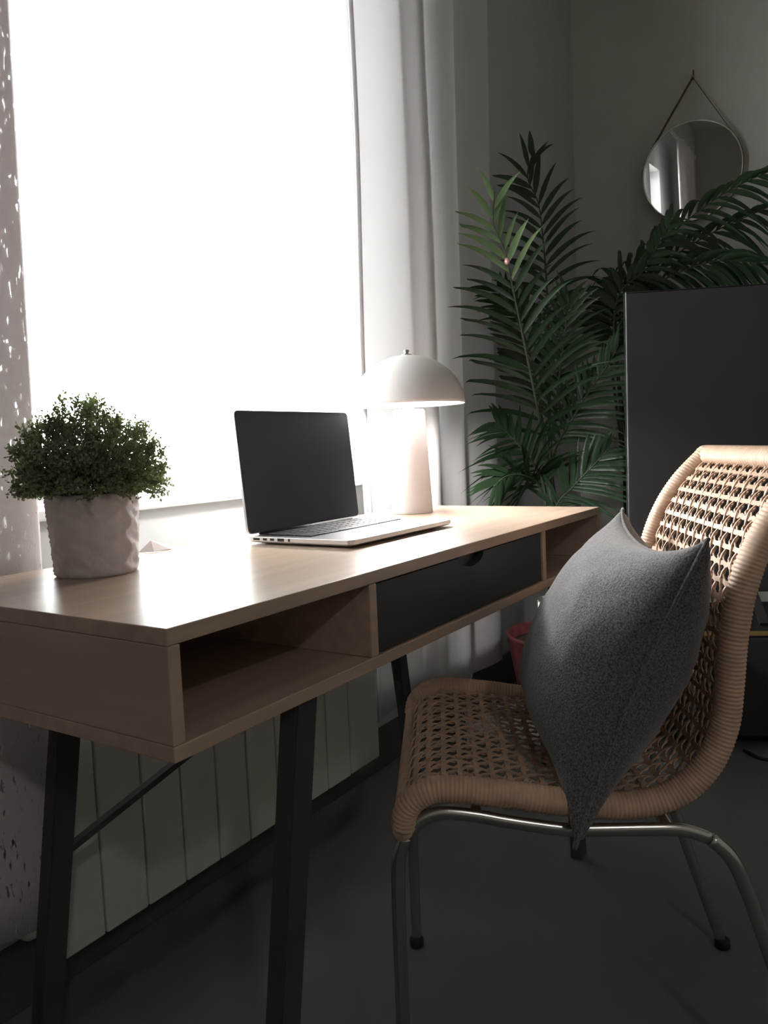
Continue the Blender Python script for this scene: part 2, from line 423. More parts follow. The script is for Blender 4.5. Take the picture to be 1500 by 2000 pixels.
# ================================================================== LAPTOP
LW, LD, LX, LY = .312, .212, .479, .140
lap = thing('laptop', 'open silver laptop with black keyboard and dark blank screen', 'laptop', (LX, LY, TZ), math.radians(-.25))
def rrect(x0, x1, y0, y1, r, n=6):
    out = []
    for cx, cy, a0 in ((x1 - r, y1 - r, 0), (x0 + r, y1 - r, 90), (x0 + r, y0 + r, 180), (x1 - r, y0 + r, 270)):
        for k in range(n + 1):
            a = math.radians(a0 + 90 * k / n); out.append((cx + r * math.cos(a), cy + r * math.sin(a)))
    return out
def slab(bm, layers):
    """layers: list of (outline, z)"""
    rings = [[bm.verts.new((x, y, z)) for x, y in ol] for ol, z in layers]
    n = len(rings[0])
    for i in range(len(rings) - 1):
        for k in range(n): bm.faces.new((rings[i][k], rings[i][(k + 1) % n], rings[i + 1][(k + 1) % n], rings[i + 1][k]))
    bm.faces.new(list(reversed(rings[0]))); bm.faces.new(rings[-1])
bm = bmesh.new()
slab(bm, [(rrect(.012, LW - .012, .012, LD - .010, .008), .0015), (rrect(.003, LW - .003, .003, LD - .003, .010), .0035), (rrect(0, LW, 0, LD, .010), .006),
          (rrect(0, LW, 0, LD, .010), .0122), (rrect(.0006, LW - .0006, .0006, LD - .0006, .0098), .0128)])
base = obj('base', bm, 'alu', lap)
for fx in (.03, LW - .03):
    for fy in (.03, LD - .03):
        bm = bmesh.new(); lathe(bm, [(.007, 0), (.008, .0008), (.008, .0018)], 16, (fx, fy, 0)); obj('foot', bm, 'rubber', lap)
kz = .0128
bm = bmesh.new(); box(bm, .020, LW - .020, .094, .197, kz + .0001, kz + .0004); obj('keyboard_well', bm, 'key', base)
bm = bmesh.new(); slab(bm, [(rrect(LW / 2 - .052, LW / 2 + .052, .010, .082, .003), kz + .0001), (rrect(LW / 2 - .052, LW / 2 + .052, .010, .082, .003), kz + .0004)]); obj('trackpad', bm, 'alu', base)
rows = [(.096, .0155, [1, 1, 1, 1.25, 5.1, 1.25, 1, 1, 1, 1]), (.1135, .0155, [2.3] + [1] * 10 + [2.3]), (.1310, .0155, [1.8] + [1] * 11 + [1.8]), (.1485, .0155, [1.5] + [1] * 12 + [1.1]),
        (.1660, .0155, [1] * 13 + [1.6]), (.1832, .0105, [1.1] + [1] * 12 + [1])]
keymesh = {}
for y, h, ws in rows:
    tot = sum(ws); span = LW - .044; x = .022
    for wd in ws:
        kw = span * wd / tot
        key = (round(kw, 4), h)
        if key not in keymesh:
            b2 = bmesh.new(); box(b2, .0012, kw - .0012, 0, h - .001, 0, .0014, .0004)
            me = bpy.data.meshes.new('key'); b2.to_mesh(me); b2.free(); me.materials.append(M['key']); keymesh[key] = me
        k = bpy.data.objects.new('key', keymesh[key]); link(k, base); k.location = (x, y, kz + .0005); x += kw
for i, (y, wd, h) in enumerate(((.190, .014, .004), (.172, .009, .004), (.157, .009, .004), (.139, .014, .0052), (.122, .0045, .0045))):
    bm = bmesh.new(); box(bm, -.0002, .0012, y - wd / 2, y + wd / 2, .0092 - h / 2, .0092 + h / 2, .0004); obj('port', bm, 'rubber', base)
bm = bmesh.new(); sweep(bm, [Vector((.028, LD - .006, .0125)), Vector((LW - .028, LD - .006, .0125))], .0045, .0045, seg=12); obj('hinge', bm, 'rubber', lap, True)
lid = bpy.data.objects.new('lid', None); link(lid, lap); lid.location = (0, LD - .006, .0135); lid.rotation_euler = (math.radians(90 - 5.0), 0, 0)
LS = .205
bm = bmesh.new(); slab(bm, [(rrect(0, LW, 0.002, LS, .009), -.0052), (rrect(0, LW, .002, LS, .009), -.0012), (rrect(.0006, LW - .0006, .0026, LS - .0006, .0088), -.0006)]); obj('lid_shell', bm, 'alu', lid)
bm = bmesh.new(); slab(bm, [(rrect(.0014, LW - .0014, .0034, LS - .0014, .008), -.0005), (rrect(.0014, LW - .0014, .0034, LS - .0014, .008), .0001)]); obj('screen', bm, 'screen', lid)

# ================================================================== TABLE LAMP
LPX, LPY = 1.022, .362
lamp = thing('table_lamp', 'white mushroom table lamp with domed shade, switched on', 'lamp', (LPX, LPY, TZ))
bm = bmesh.new(); lathe(bm, [(.0445, 0), (.0455, .0015), (.0450, .006), (.0405, .10), (.0365, .19), (.0350, .222), (.032, .226), (.012, .227)], 56); obj('lamp_base', bm, 'lamp', lamp, True)
bm = bmesh.new(); lathe(bm, [(.010, .2275), (.010, .30), (.009, .326)], 20); obj('stem', bm, 'alu', lamp, True)
bm = bmesh.new()
RD, HD, zr = .1235, .108, .236
outer = [(RD * math.cos(math.radians(a)), zr + HD * math.sin(math.radians(a))) for a in range(0, 88, 4)] + [(.006, zr + HD)]
inner = [((RD - .0022) * math.cos(math.radians(a)), zr + (HD - .0022) * math.sin(math.radians(a))) for a in range(0, 88, 4)] + [(.006, zr + HD - .0022)]
seg = 72
def ringv(p): return [bm.verts.new((p[0] * math.cos(2 * math.pi * k / seg), p[0] * math.sin(2 * math.pi * k / seg), p[1])) for k in range(seg)]
ro = [ringv(p) for p in outer]; ri = [ringv(p) for p in inner]
for rs, flip in ((ro, 0), (ri, 1)):
    for i in range(len(rs) - 1):
        for k in range(seg):
            f = (rs[i][k], rs[i][(k + 1) % seg], rs[i + 1][(k + 1) % seg], rs[i + 1][k])
            bm.faces.new(tuple(reversed(f)) if flip else f)
for k in range(seg):
    bm.faces.new((ri[0][k], ri[0][(k + 1) % seg], ro[0][(k + 1) % seg], ro[0][k]))
    bm.faces.new((ro[-1][k], ro[-1][(k + 1) % seg], ri[-1][(k + 1) % seg], ri[-1][k]))
obj('lamp_shade', bm, 'lamp', lamp, True)
bm = bmesh.new(); lathe(bm, [(.011, zr + HD + .0002), (.011, zr + HD + .002), (.005, zr + HD + .003), (.004, zr + HD + .005), (.0062, zr + HD + .008), (.0055, zr + HD + .011), (.001, zr + HD + .0125)], 20); obj('finial', bm, 'chrome', lamp, True)
for k in range(2):
    a = math.radians(40 + 180 * k); cx, cy = .034 * math.cos(a), .034 * math.sin(a)
    bm = bmesh.new(); lathe(bm, [(.003, .250), (.012, .252), (.020, .262), (.0215, .272), (.019, .283), (.010, .292), (.002, .294)], 20, (cx, cy, 0)); obj('bulb', bm, 'bulb', lamp, True)
bm = bmesh.new()
for k in range(2):
    a = math.radians(40 + 180 * k); sweep(bm, [Vector((0.008 * math.cos(a), .008 * math.sin(a), .297)), Vector((.034 * math.cos(a), .034 * math.sin(a), .2965))], .006, .003, seg=8)
obj('bulb_holder', bm, 'alu', lamp)
ld = bpy.data.lights.new('lamp_light', 'POINT'); ld.energy = 30.0; ld.color = (1.0, .965, .94); ld.shadow_soft_size = .03
lo = bpy.data.objects.new('lamp_light', ld); link(lo, lamp); lo.location = (0, 0, .262)
bm = bmesh.new()
sweep(bm, catmull([(LPX + .0475, LPY + .010, TZ + .012), (LPX + .075, LPY + .012, TZ + .020), (LPX + .115, LPY + .03, TZ + .012), (LPX + .14, LPY + .06, TZ + .004), (LPX + .145, .455, TZ + .004), (LPX + .146, .485, TZ - .012), (LPX + .147, .49, .55), (LPX + .15, .50, .3)], 8), .0025, .0025, seg=8)
tag(obj('power_cord', bm, 'rubber', None, True), 'thin dark cord running from the lamp over the desk edge', 'cord')

# ================================================================== POTTED SHRUB
PX, PY = .190, .346
shr = thing('potted_shrub', 'small bushy green plant in a textured white pot on the desk', 'potted plant', (PX, PY, TZ))
bm = bmesh.new(); seg = 96; prof = []
for k in range(29):
    f = k / 28; prof.append((.0495 + .0065 * f, .0 + .104 * f))
rings = []
for i, (r, z) in enumerate(prof):
    ring = []
    for k in range(seg):
        a = 2 * math.pi * k / seg
        # leaf-vein relief: crossing diagonal ridges
        u = a * 8 / (2 * math.pi); v = z / .034
        d = max(abs(math.sin(math.pi * (u + v))), abs(math.sin(math.pi * (u - v)))) ** 8
        d2 = abs(math.sin(math.pi * (u * 3 + v * 2.2 + .4 * math.sin(6 * u)))) ** 5
        e = 0 if i in (0, 28) else .0022 * d + .0018 * d2 + .0010 * noise.noise(Vector((math.cos(a) * 6, math.sin(a) * 6, z * 60)))
        rr = r + e; ring.append(bm.verts.new((rr * math.cos(a), rr * math.sin(a), z)))
    rings.append(ring)
for r, z in ((.0545, .1055), (.052, .104), (.050, .092)):
    rings.append([bm.verts.new((r * math.cos(2 * math.pi * k / seg), r * math.sin(2 * math.pi * k / seg), z)) for k in range(seg)])
for i in range(len(rings) - 1):
    for k in range(seg): bm.faces.new((rings[i][k], rings[i][(k + 1) % seg], rings[i + 1][(k + 1) % seg], rings[i + 1][k]))
bm.faces.new(list(reversed(rings[0]))); bm.faces.new(rings[-1])
obj('pot', bm, 'ceramic', shr, True)
bm = bmesh.new(); lathe(bm, [(.0488, .0925), (.045, .096), (.02, .098), (.001, .0985)], 32); obj('soil', bm, 'soil', shr, True)
bmS, bmL = bmesh.new(), bmesh.new()
rs = random.Random(3)
def leafquad(bm, p, d, ln, wd, rr):
    d = d.normalized(); s = d.cross(Vector((rr.uniform(-1, 1), rr.uniform(-1, 1), rr.uniform(-1, 1))))
    if s.length < 1e-4: return
    s.normalize(); n = s.cross(d) * (ln * .12)
    a = bm.verts.new(p); b1 = bm.verts.new(p + d * ln * .55 + s * wd + n); c = bm.verts.new(p + d * ln); b2 = bm.verts.new(p + d * ln * .55 - s * wd + n)
    bm.faces.new((a, b1, c)); bm.faces.new((a, c, b2))
for i in range(620):
    th = rs.uniform(0, 2 * math.pi); el = math.asin(rs.uniform(-.22, 1))
    d = Vector((math.cos(th) * math.cos(el), math.sin(th) * math.cos(el), math.sin(el)))
    bump = .90 + .16 * noise.noise(d * 2.6 + Vector((5, 1, 2))) + rs.uniform(-.12, .10)
    c0 = Vector((0, 0, .124))
    tip = c0 + Vector((d.x * .094 * bump, d.y * .094 * bump, d.z * .098 * bump))
    root = Vector((d.x * .034, d.y * .034, .097))
    mid = root.lerp(tip, .5) + Vector((rs.uniform(-.012, .012), rs.uniform(-.012, .012), .008))
    path = catmull([root, mid, tip], 4)
    if i % 2 == 0: sweep(bmS, path, .0005, .0005, seg=3, cap=False)
    base_d = (tip - mid).normalized()
    for j in range(15):
        f = .30 + .70 * j / 14
        k = f * (len(path) - 1); k0 = min(len(path) - 2, int(k)); q = path[k0].lerp(path[k0 + 1], k - k0)
        od = base_d * .55 + Vector((rs.gauss(0, 1), rs.gauss(0, 1), rs.gauss(.1, 1))).normalized()
        leafquad(bmL, q + od * .001, od, rs.uniform(.0045, .0075), rs.uniform(.0015, .0023), rs)
    # side sprigs near the tip carry tiny leaves
    for j in range(3):
        od = (base_d + Vector((rs.gauss(0, 1), rs.gauss(0, 1), rs.gauss(0, 1))) * .55).normalized()
        q0 = path[-2].lerp(path[-1], rs.random()); ln = rs.uniform(.007, .015)
        if i % 2: sweep(bmS, [q0, q0 + od * ln], .0004, .0004, seg=3, cap=False)
        for r_ in range(5):
            ld_ = od * .5 + Vector((rs.gauss(0, 1), rs.gauss(0, 1), rs.gauss(0, 1))).normalized()
            leafquad(bmL, q0 + od * ln * (r_ / 4), ld_, rs.uniform(.004, .0065), rs.uniform(.0014, .002), rs)
obj('stems', bmS, 'twig', shr)['kind'] = 'stuff'
obj('foliage', bmL, 'shrub', shr)['kind'] = 'stuff'

# scrap of paper at the back edge
bm = bmesh.new()
pp = [(.345, .452, TZ + .001), (.372, .455, TZ + .016), (.398, .453, TZ + .006), (.415, .449, TZ + .001), (.36, .435, TZ + .0008), (.39, .432, TZ + .0008)]
v = [bm.verts.new(p) for p in pp]
for f in ((0, 4, 1), (4, 5, 1), (1, 5, 2), (2, 5, 3)): bm.faces.new([v[i] for i in f])
r = bmesh.ops.extrude_face_region(bm, geom=bm.faces[:])
for e in r['geom']:
    if isinstance(e, bmesh.types.BMVert): e.co.z += .0008
bmesh.ops.recalc_face_normals(bm, faces=bm.faces[:])
tag(obj('crumpled_paper', bm, 'paper'), 'small crumpled pinkish paper scrap at the desk back edge', 'paper')

# ================================================================== CHAIR
ang = math.radians(-61)
cb = Vector((math.cos(ang), math.sin(ang), 0)); cs = Vector((-cb.y, cb.x, 0)); cp0 = Vector((.30, -.03, 0))
chair = thing('woven_chair', 'woven cane chair with chrome tube legs and curved back', 'chair', tuple(cp0))
def CL(d, off, z): return cb * d + cs * off + Vector((0, 0, z))
profc = [(.010, .424), (.016, .448), (.036, .466), (.068, .472), (.142, .464), (.208, .454), (.285, .450), (.338, .464), (.374, .498), (.394, .545), (.400, .592),
         (.405, .652), (.416, .712), (.436, .765), (.466, .812), (.510, .857)]
pc = resample(catmull([(d, 0, z) for d, z in profc], 10), .002)
plen = .002 * (len(pc) - 1)
plen = sum((pc[i + 1] - pc[i]).length for i in range(len(pc) - 1))
def prof_at(t):
    f = max(0, min(1, t / plen)) * (len(pc) - 1); i = min(int(f), len(pc) - 2)
    p = pc[i].lerp(pc[i + 1], f - i); tg = (pc[i + 1] - pc[i]).normalized()
    return p, Vector((-tg.z, 0, tg.x))          # normal: up on the seat, forward on the back
def SF(t, off, h=0.0):
    p, n = prof_at(t); q = p + n * h
    return CL(q.x, off, q.z)
O0, O1 = .020, .420
# wrapped side rails, ridged where the cane goes round
for off in (O0, O1):
    pts = resample([CL(p.x, off, p.z) for p in pc], .00125)
    bm = bmesh.new()
    sweep(bm, pts, lambda i: .0150 + .0011 * abs(math.sin(math.pi * i / 4)), lambda i: .0195 + .0011 * abs(math.sin(math.pi * i / 4)), up=tuple(cs), seg=12)
    obj('side_rail', bm, 'cane', chair, True)
for t, nm in ((.004, 'front_rail'), (plen - .004, 'top_rail')):
    p, n = prof_at(t)
    pts = resample([CL(p.x, O0 - .014, p.z), CL(p.x, O1 + .014, p.z)], .0018)
    bm = bmesh.new(); ax = cb * n.x + Vector((0, 0, n.z))
    sweep(bm, pts, lambda i: .016 + .0012 * abs(math.sin(math.pi * i / 5)), lambda i: .0125 + .0012 * abs(math.sin(math.pi * i / 5)), up=tuple(ax), seg=12)
    obj(nm, bm, 'cane', chair, True)
# woven strands
TP, WP = .0205, .0178
wa, wb_ = O0 + .012, O1 - .012
ta, tb = .016, plen - .014
nrow = int((tb - ta) / TP); ncol = int((wb_ - wa) / WP)
def ribbon(path, normals, hw, ht):
    bm = bmesh.new(); rings = []
    for i, p in enumerate(path):
        tg = (path[min(i + 1, len(path) - 1)] - path[max(i - 1, 0)]).normalized(); n = normals[i]; s = tg.cross(n).normalized(); n = s.cross(tg)
        rings.append([bm.verts.new(p + s * a * hw + n * c * ht) for a, c in ((-1, -1), (1, -1), (1, 1), (-1, 1))])
    for i in range(len(rings) - 1):
        for k in range(4): bm.faces.new((rings[i][k], rings[i][(k + 1) % 4], rings[i + 1][(k + 1) % 4], rings[i + 1][k]))
    bm.faces.new(list(reversed(rings[0]))); bm.faces.new(rings[-1]); return bm
def nworld(t):
    _, n = prof_at(t); return cb * n.x + Vector((0, 0, n.z))
for i in range(nrow + 1):
    t = ta + (tb - ta) * i / nrow
    path = [SF(t + .0012 * math.sin(k * math.pi + i), wa + (wb_ - wa) * k / (ncol * 2), .0012 * math.cos(math.pi * k / 2)) for k in range(ncol * 2 + 1)]
    obj('cane_strand', ribbon(path, [nworld(t)] * len(path), .0031, .0009), 'cane', chair)
for j in range(1, ncol):
    off = wa + (wb_ - wa) * j / ncol
    ks = nrow * 3 + 1; path, nn = [], []
    for k in range(ks):
        t = ta - .008 + (tb - ta + .014) * k / (ks - 1)
        path.append(SF(t, off + .0022 * math.sin(2 * math.pi * k / 6.0 + j * math.pi), .0022 * math.cos(2 * math.pi * k / 6 + j * math.pi))); nn.append(nworld(t))
    obj('cane_strand', ribbon(path, nn, .0017, .0009), 'cane', chair)
dt, dw = (tb - ta) / nrow, (wb_ - wa) / ncol
for j in range(-nrow, ncol):
    path, nn = [], []
    for k in range(nrow * 3 + 1):
        r_ = k / 3; off = wa + (j + .5 + r_) * dw
        if off < wa or off > wb_: continue
        t = ta + r_ * dt; path.append(SF(t, off, -.0012 + .0018 * math.sin(2 * math.pi * k / 3))); nn.append(nworld(t))
    if len(path) > 4: obj('cane_strand', ribbon(path, nn, .0015, .0008), 'cane', chair)
# chrome frame
fr = [(.0, .0), (.0, .10), (.0, .20), (.001, .34), (.004, .385), (.013, .412), (.032, .432), (.058, .441), (.10, .437), (.141, .429), (.208, .419), (.25, .4185), (.292, .419), (.345, .418), (.378, .407), (.403, .38),
      (.422, .335), (.440, .28), (.485, .14), (.530, .0)]
fr = [(d, z) for d, z in fr]
legs_split = {'front': fr[:6], 'mid': fr[5:15], 'rear': fr[14:]}
for off in (O0, O1):
    for nm, seg_ in (('leg', fr[:6]), ('seat_frame', fr[5:15]), ('leg', fr[14:])):
        pts = resample(catmull([CL(d, off, max(z, .006)) for d, z in seg_], 6), .006)
        bm = bmesh.new(); sweep(bm, pts, .0085, .006, up=tuple(cs), seg=10); lg = obj(nm, bm, 'chrome', chair, True)
        if nm == 'leg':
            d0 = seg_[0] if seg_[0][1] == 0 else seg_[-1]
            b0 = CL(d0[0], off, 0)
            bm = bmesh.new(); lathe(bm, [(.010, 0), (.0125, .002), (.0125, .014), (.011, .016)], 14, tuple(b0)); obj('rubber_foot', bm, 'rubber', lg, True)
for d, z in ((.10, .436), (.33, .417)):
    bm = bmesh.new(); sweep(bm, [CL(d, O0 + .004, z), CL(d, O1 - .004, z)], .007, .007, seg=10); obj('cross_bar', bm, 'chrome', chair, True)

# ================================================================== CUSHION
cush = thing('cushion', 'plump charcoal grey square cushion leaning on the woven chair', 'cushion', tuple(cp0))
ex = cs; ey = (cb * .404 + Vector((0, 0, .915))).normalized(); en = (cb * -.915 + Vector((0, 0, .404))).normalized()
cc = CL(.293, .190, .603)
N_ = 40; bm = bmesh.new(); F, B = {}, {}
hw, hh = .203, .172
for i in range(N_ + 1):
    for j in range(N_ + 1):
        u = -1 + 2 * i / N_; v_ = -1 + 2 * j / N_
        u = math.sin(u * math.pi / 2) * .6 + u * .4; v_ = math.sin(v_ * math.pi / 2) * .6 + v_ * .4
        x = hw * u * (1 - .11 * (1 - v_ * v_) * abs(u) ** 2); y = hh * v_ * (1 - .17 * (1 - u * u) * abs(v_) ** 2)
        if u < 0 and v_ < 0:                      # near lower corner hangs over the rail
            k = (abs(u) * abs(v_)) ** 6; y -= .030 * k; x -= .012 * k
        if v_ > 0: y += .012 * (abs(u) * v_) ** 8
        e = max(0, (1 - u ** 2)) ** .46 * max(0, (1 - v_ ** 2)) ** .46
        wr = .006 * noise.noise(Vector((u * 2.2, v_ * 2.2, .3))) + .003 * noise.noise(Vector((u * 6, v_ * 6, 2.1)))
        tf = (.096 + wr) * e * (1 - .14 * v_); tbk = (.090 + wr) * e * (1 + .15 * v_)
        base_ = cc + ex * x + ey * y
        F[i, j] = bm.verts.new(base_ + en * (tf + .0015))
        B[i, j] = F[i, j] if i in (0, N_) or j in (0, N_) else bm.verts.new(base_ - en * (tbk + .0015))
for i in range(N_):
    for j in range(N_):
        bm.faces.new((F[i, j], F[i + 1, j], F[i + 1, j + 1], F[i, j + 1])); bm.faces.new((B[i, j], B[i, j + 1], B[i + 1, j + 1], B[i + 1, j]))
bmesh.ops.recalc_face_normals(bm, faces=bm.faces[:])
bnd = [F[i, 0].co.copy() for i in range(N_ + 1)] + [F[N_, j].co.copy() for j in range(1, N_ + 1)] + [F[i, N_].co.copy() for i in range(N_ - 1, -1, -1)] + [F[0, j].co.copy() for j in range(N_ - 1, 0, -1)]
obj('cushion_cover', bm, 'cushion', cush, True)
bm = bmesh.new(); sweep(bm, [p + Vector((0, 0, 0)) for p in bnd + bnd[:1]], .0028, .0028, up=tuple(en), seg=6, cap=False); obj('seam', bm, 'cushion', cush, True)

# ================================================================== CHROME STOOL (behind the cushion)
sd1 = Vector((-.62, -.785, 0)).normalized(); sd2 = Vector((.785, -.62, 0)).normalized()
s0 = Vector((1.50, .262, 0)); sz = .462; sl = .27
stl = thing('metal_stool', 'low stool with a chrome tube frame beside the desk end', 'stool', tuple(s0 + (sd1 + sd2) * sl / 2))
so = s0 - (s0 + (sd1 + sd2) * sl / 2)
cor = [so, so + sd1 * sl, so + (sd1 + sd2) * sl, so + sd2 * sl]
for i in range(4):
    bm = bmesh.new(); a, b_ = cor[i], cor[(i + 1) % 4]
    sweep(bm, [a + Vector((0, 0, sz)), b_ + Vector((0, 0, sz))], .008, .008, seg=10); obj('frame_bar', bm, 'chrome', stl, True)
    bm = bmesh.new(); sweep(bm, [a + Vector((0, 0, .001)), a + Vector((0, 0, sz))], .008, .008, up=(1, 0, 0), seg=10); obj('leg', bm, 'chrome', stl, True)
bm = bmesh.new()
ins = [c * .90 for c in cor]
lo_ = [bm.verts.new(c + Vector((0, 0, sz - .012))) for c in ins]; hi_ = [bm.verts.new(c + Vector((0, 0, sz + .004))) for c in ins]
bm.faces.new(lo_); bm.faces.new(list(reversed(hi_)))
for i in range(4): bm.faces.new((lo_[(i + 1) % 4], lo_[i], hi_[i], hi_[(i + 1) % 4]))
bmesh.ops.recalc_face_normals(bm, faces=bm.faces[:]); obj('seat', bm, 'stooltop', stl)

# ================================================================== TV ON BENCH
te = Vector((.43, -.9, 0)).normalized(); tn = Vector((-.9, -.43, 0)).normalized()
t0 = Vector((1.858, .124, 0))
tvrot = math.atan2(te.y, te.x)
tv = thing('television', 'large flat black television with a bright metal edge', 'television', tuple(t0 + Vector((0, 0, .34))), tvrot)
# local frame: x along the screen, -y... local +y = te rotated 90deg = (0.9,0.43) = away from viewer
TVW, z0, z1 = 1.50, .42 - .34, 1.30 - .34
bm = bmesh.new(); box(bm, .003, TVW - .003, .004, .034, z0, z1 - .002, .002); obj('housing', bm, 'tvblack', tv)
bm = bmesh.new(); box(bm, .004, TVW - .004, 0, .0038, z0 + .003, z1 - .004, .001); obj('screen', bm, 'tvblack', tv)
for x in (0, TVW - .003):
    bm = bmesh.new(); box(bm, x, x + .0028, 0, .034, z0, z1, .0006); obj('metal_edge', bm, 'alu', tv)
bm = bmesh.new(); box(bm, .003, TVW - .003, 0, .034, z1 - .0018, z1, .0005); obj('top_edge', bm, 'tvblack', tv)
for x in (.35, TVW - .35):
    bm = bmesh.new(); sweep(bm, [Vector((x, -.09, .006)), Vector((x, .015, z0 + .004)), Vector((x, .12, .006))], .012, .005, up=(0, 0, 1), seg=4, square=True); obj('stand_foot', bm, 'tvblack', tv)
bench = thing('tv_bench', 'low black bench under the television with an ochre top edge', 'bench', tuple(t0), tvrot)
bl, br_, bf, bk = .06, 1.62, -.13, .26
bm = bmesh.new(); box(bm, bl, br_, bf + .004, bk, .035, .322, .002); obj('body', bm, 'bench', bench)
bm = bmesh.new(); box(bm, bl - .004, br_ + .004, bf + .002, bk, .3225, .337, .002); btop = obj('bench_top', bm, 'bench', bench)
bm = bmesh.new(); box(bm, bl - .004, br_ + .004, bf - .001, bf + .0018, .3235, .336, .0005); obj('edge_strip', bm, 'benchedge', btop)
for k in range(3):
    w3 = (br_ - bl) / 3
    bm = bmesh.new(); box(bm, bl + k * w3 + .003, bl + (k + 1) * w3 - .003, bf - .010, bf + .0035, .04, .318, .002); d_ = obj('door', bm, 'bench', bench)
    bm = bmesh.new(); box(bm, bl + (k + 1) * w3 - .06, bl + (k + 1) * w3 - .045, bf - .022, bf - .0105, .15, .21, .002); obj('handle', bm, 'bench', d_)
for x in (bl + .05, br_ - .09):
    for y in (bf + .03, bk - .07):
        bm = bmesh.new(); box(bm, x, x + .04, y, y + .04, 0, .0348, .002); obj('foot', bm, 'bench', bench)
bm = bmesh.new()
sweep(bm, catmull([(1.84, -.19, .005), (1.80, -.245, .005), (1.83, -.32, .005), (1.90, -.42, .005), (1.94, -.60, .005)], 8), .0045, .0045, seg=8)
tag(obj('floor_cable', bm, 'rubber', None, True), 'black cable lying on the floor in front of the low bench', 'cable')

# ================================================================== MIRROR
MC = Vector((2.955, .162, 1.932)); MR = .185
mir = thing('round_mirror', 'round wall mirror in a thin metal rim hung by a strap', 'mirror', tuple(MC))
tilt = Matrix.Rotation(math.radians(2.8), 3, 'Z') @ Matrix.Rotation(math.radians(-5), 3, 'Y')       # top leans into the room
def mv(x, y, z): return tilt @ Vector((x, y, z))
bm = bmesh.new(); n = 80
a_ = [bm.verts.new(mv(-.006, MR * math.cos(2 * math.pi * k / n), MR * math.sin(2 * math.pi * k / n))) for k in range(n)]
b_ = [bm.verts.new(mv(.002, MR * math.cos(2 * math.pi * k / n), MR * math.sin(2 * math.pi * k / n))) for k in range(n)]
bm.faces.new(a_); bm.faces.new(list(reversed(b_)))
for k in range(n): bm.faces.new((a_[(k + 1) % n], a_[k], b_[k], b_[(k + 1) % n]))
bmesh.ops.recalc_face_normals(bm, faces=bm.faces[:]); obj('mirror_glass', bm, 'mirror', mir)
bm = bmesh.new()
sec = [(-.009, MR + .0005), (-.009, MR + .004), (.010, MR + .004), (.010, MR + .0005)]
rg = [[bm.verts.new(mv(x, r_ * math.cos(2 * math.pi * k / n), r_ * math.sin(2 * math.pi * k / n))) for x, r_ in sec] for k in range(n)]
for k in range(n):
    for q in range(4): bm.faces.new((rg[k][q], rg[k][(q + 1) % 4], rg[(k + 1) % n][(q + 1) % 4], rg[(k + 1) % n][q]))
bmesh.ops.recalc_face_normals(bm, faces=bm.faces[:]); obj('rim', bm, 'brass', mir)
NZ = 2.302 - MC.z; wallx = RXW - MC.x
path = [Vector((wallx - .012, 0, NZ))]
for sgn in (1, -1):
    pts = [Vector((wallx - .014, 0, NZ + .002))]
    for aa in (38, 20, 0, -30, -60, -88):
        q = mv(.001, (MR + .0052) * math.cos(math.radians(aa)) * sgn, (MR + .0052) * math.sin(math.radians(aa))); pts.append(q)
    pts = resample([pts[0], pts[1]], .02)[:-1] + resample(catmull(pts[1:], 6), .01)
    bm = bmesh.new(); sweep(bm, pts, .0012, .008, up=(1, 0, 0), seg=4, square=True); obj('strap', bm, 'strap', mir)
bm = bmesh.new(); sweep(bm, [Vector((wallx, 0, NZ)), Vector((wallx - .03, 0, NZ + .002))], .004, .004, seg=10); obj('peg', bm, 'brass', mir, True)
bm = bmesh.new(); sweep(bm, [Vector((wallx - .016, -.002, NZ - .006)), Vector((wallx - .016, -.003, NZ + .028))], .002, .005, up=(1, 0, 0), seg=4, square=True); obj('strap_loop', bm, 'strap', mir)

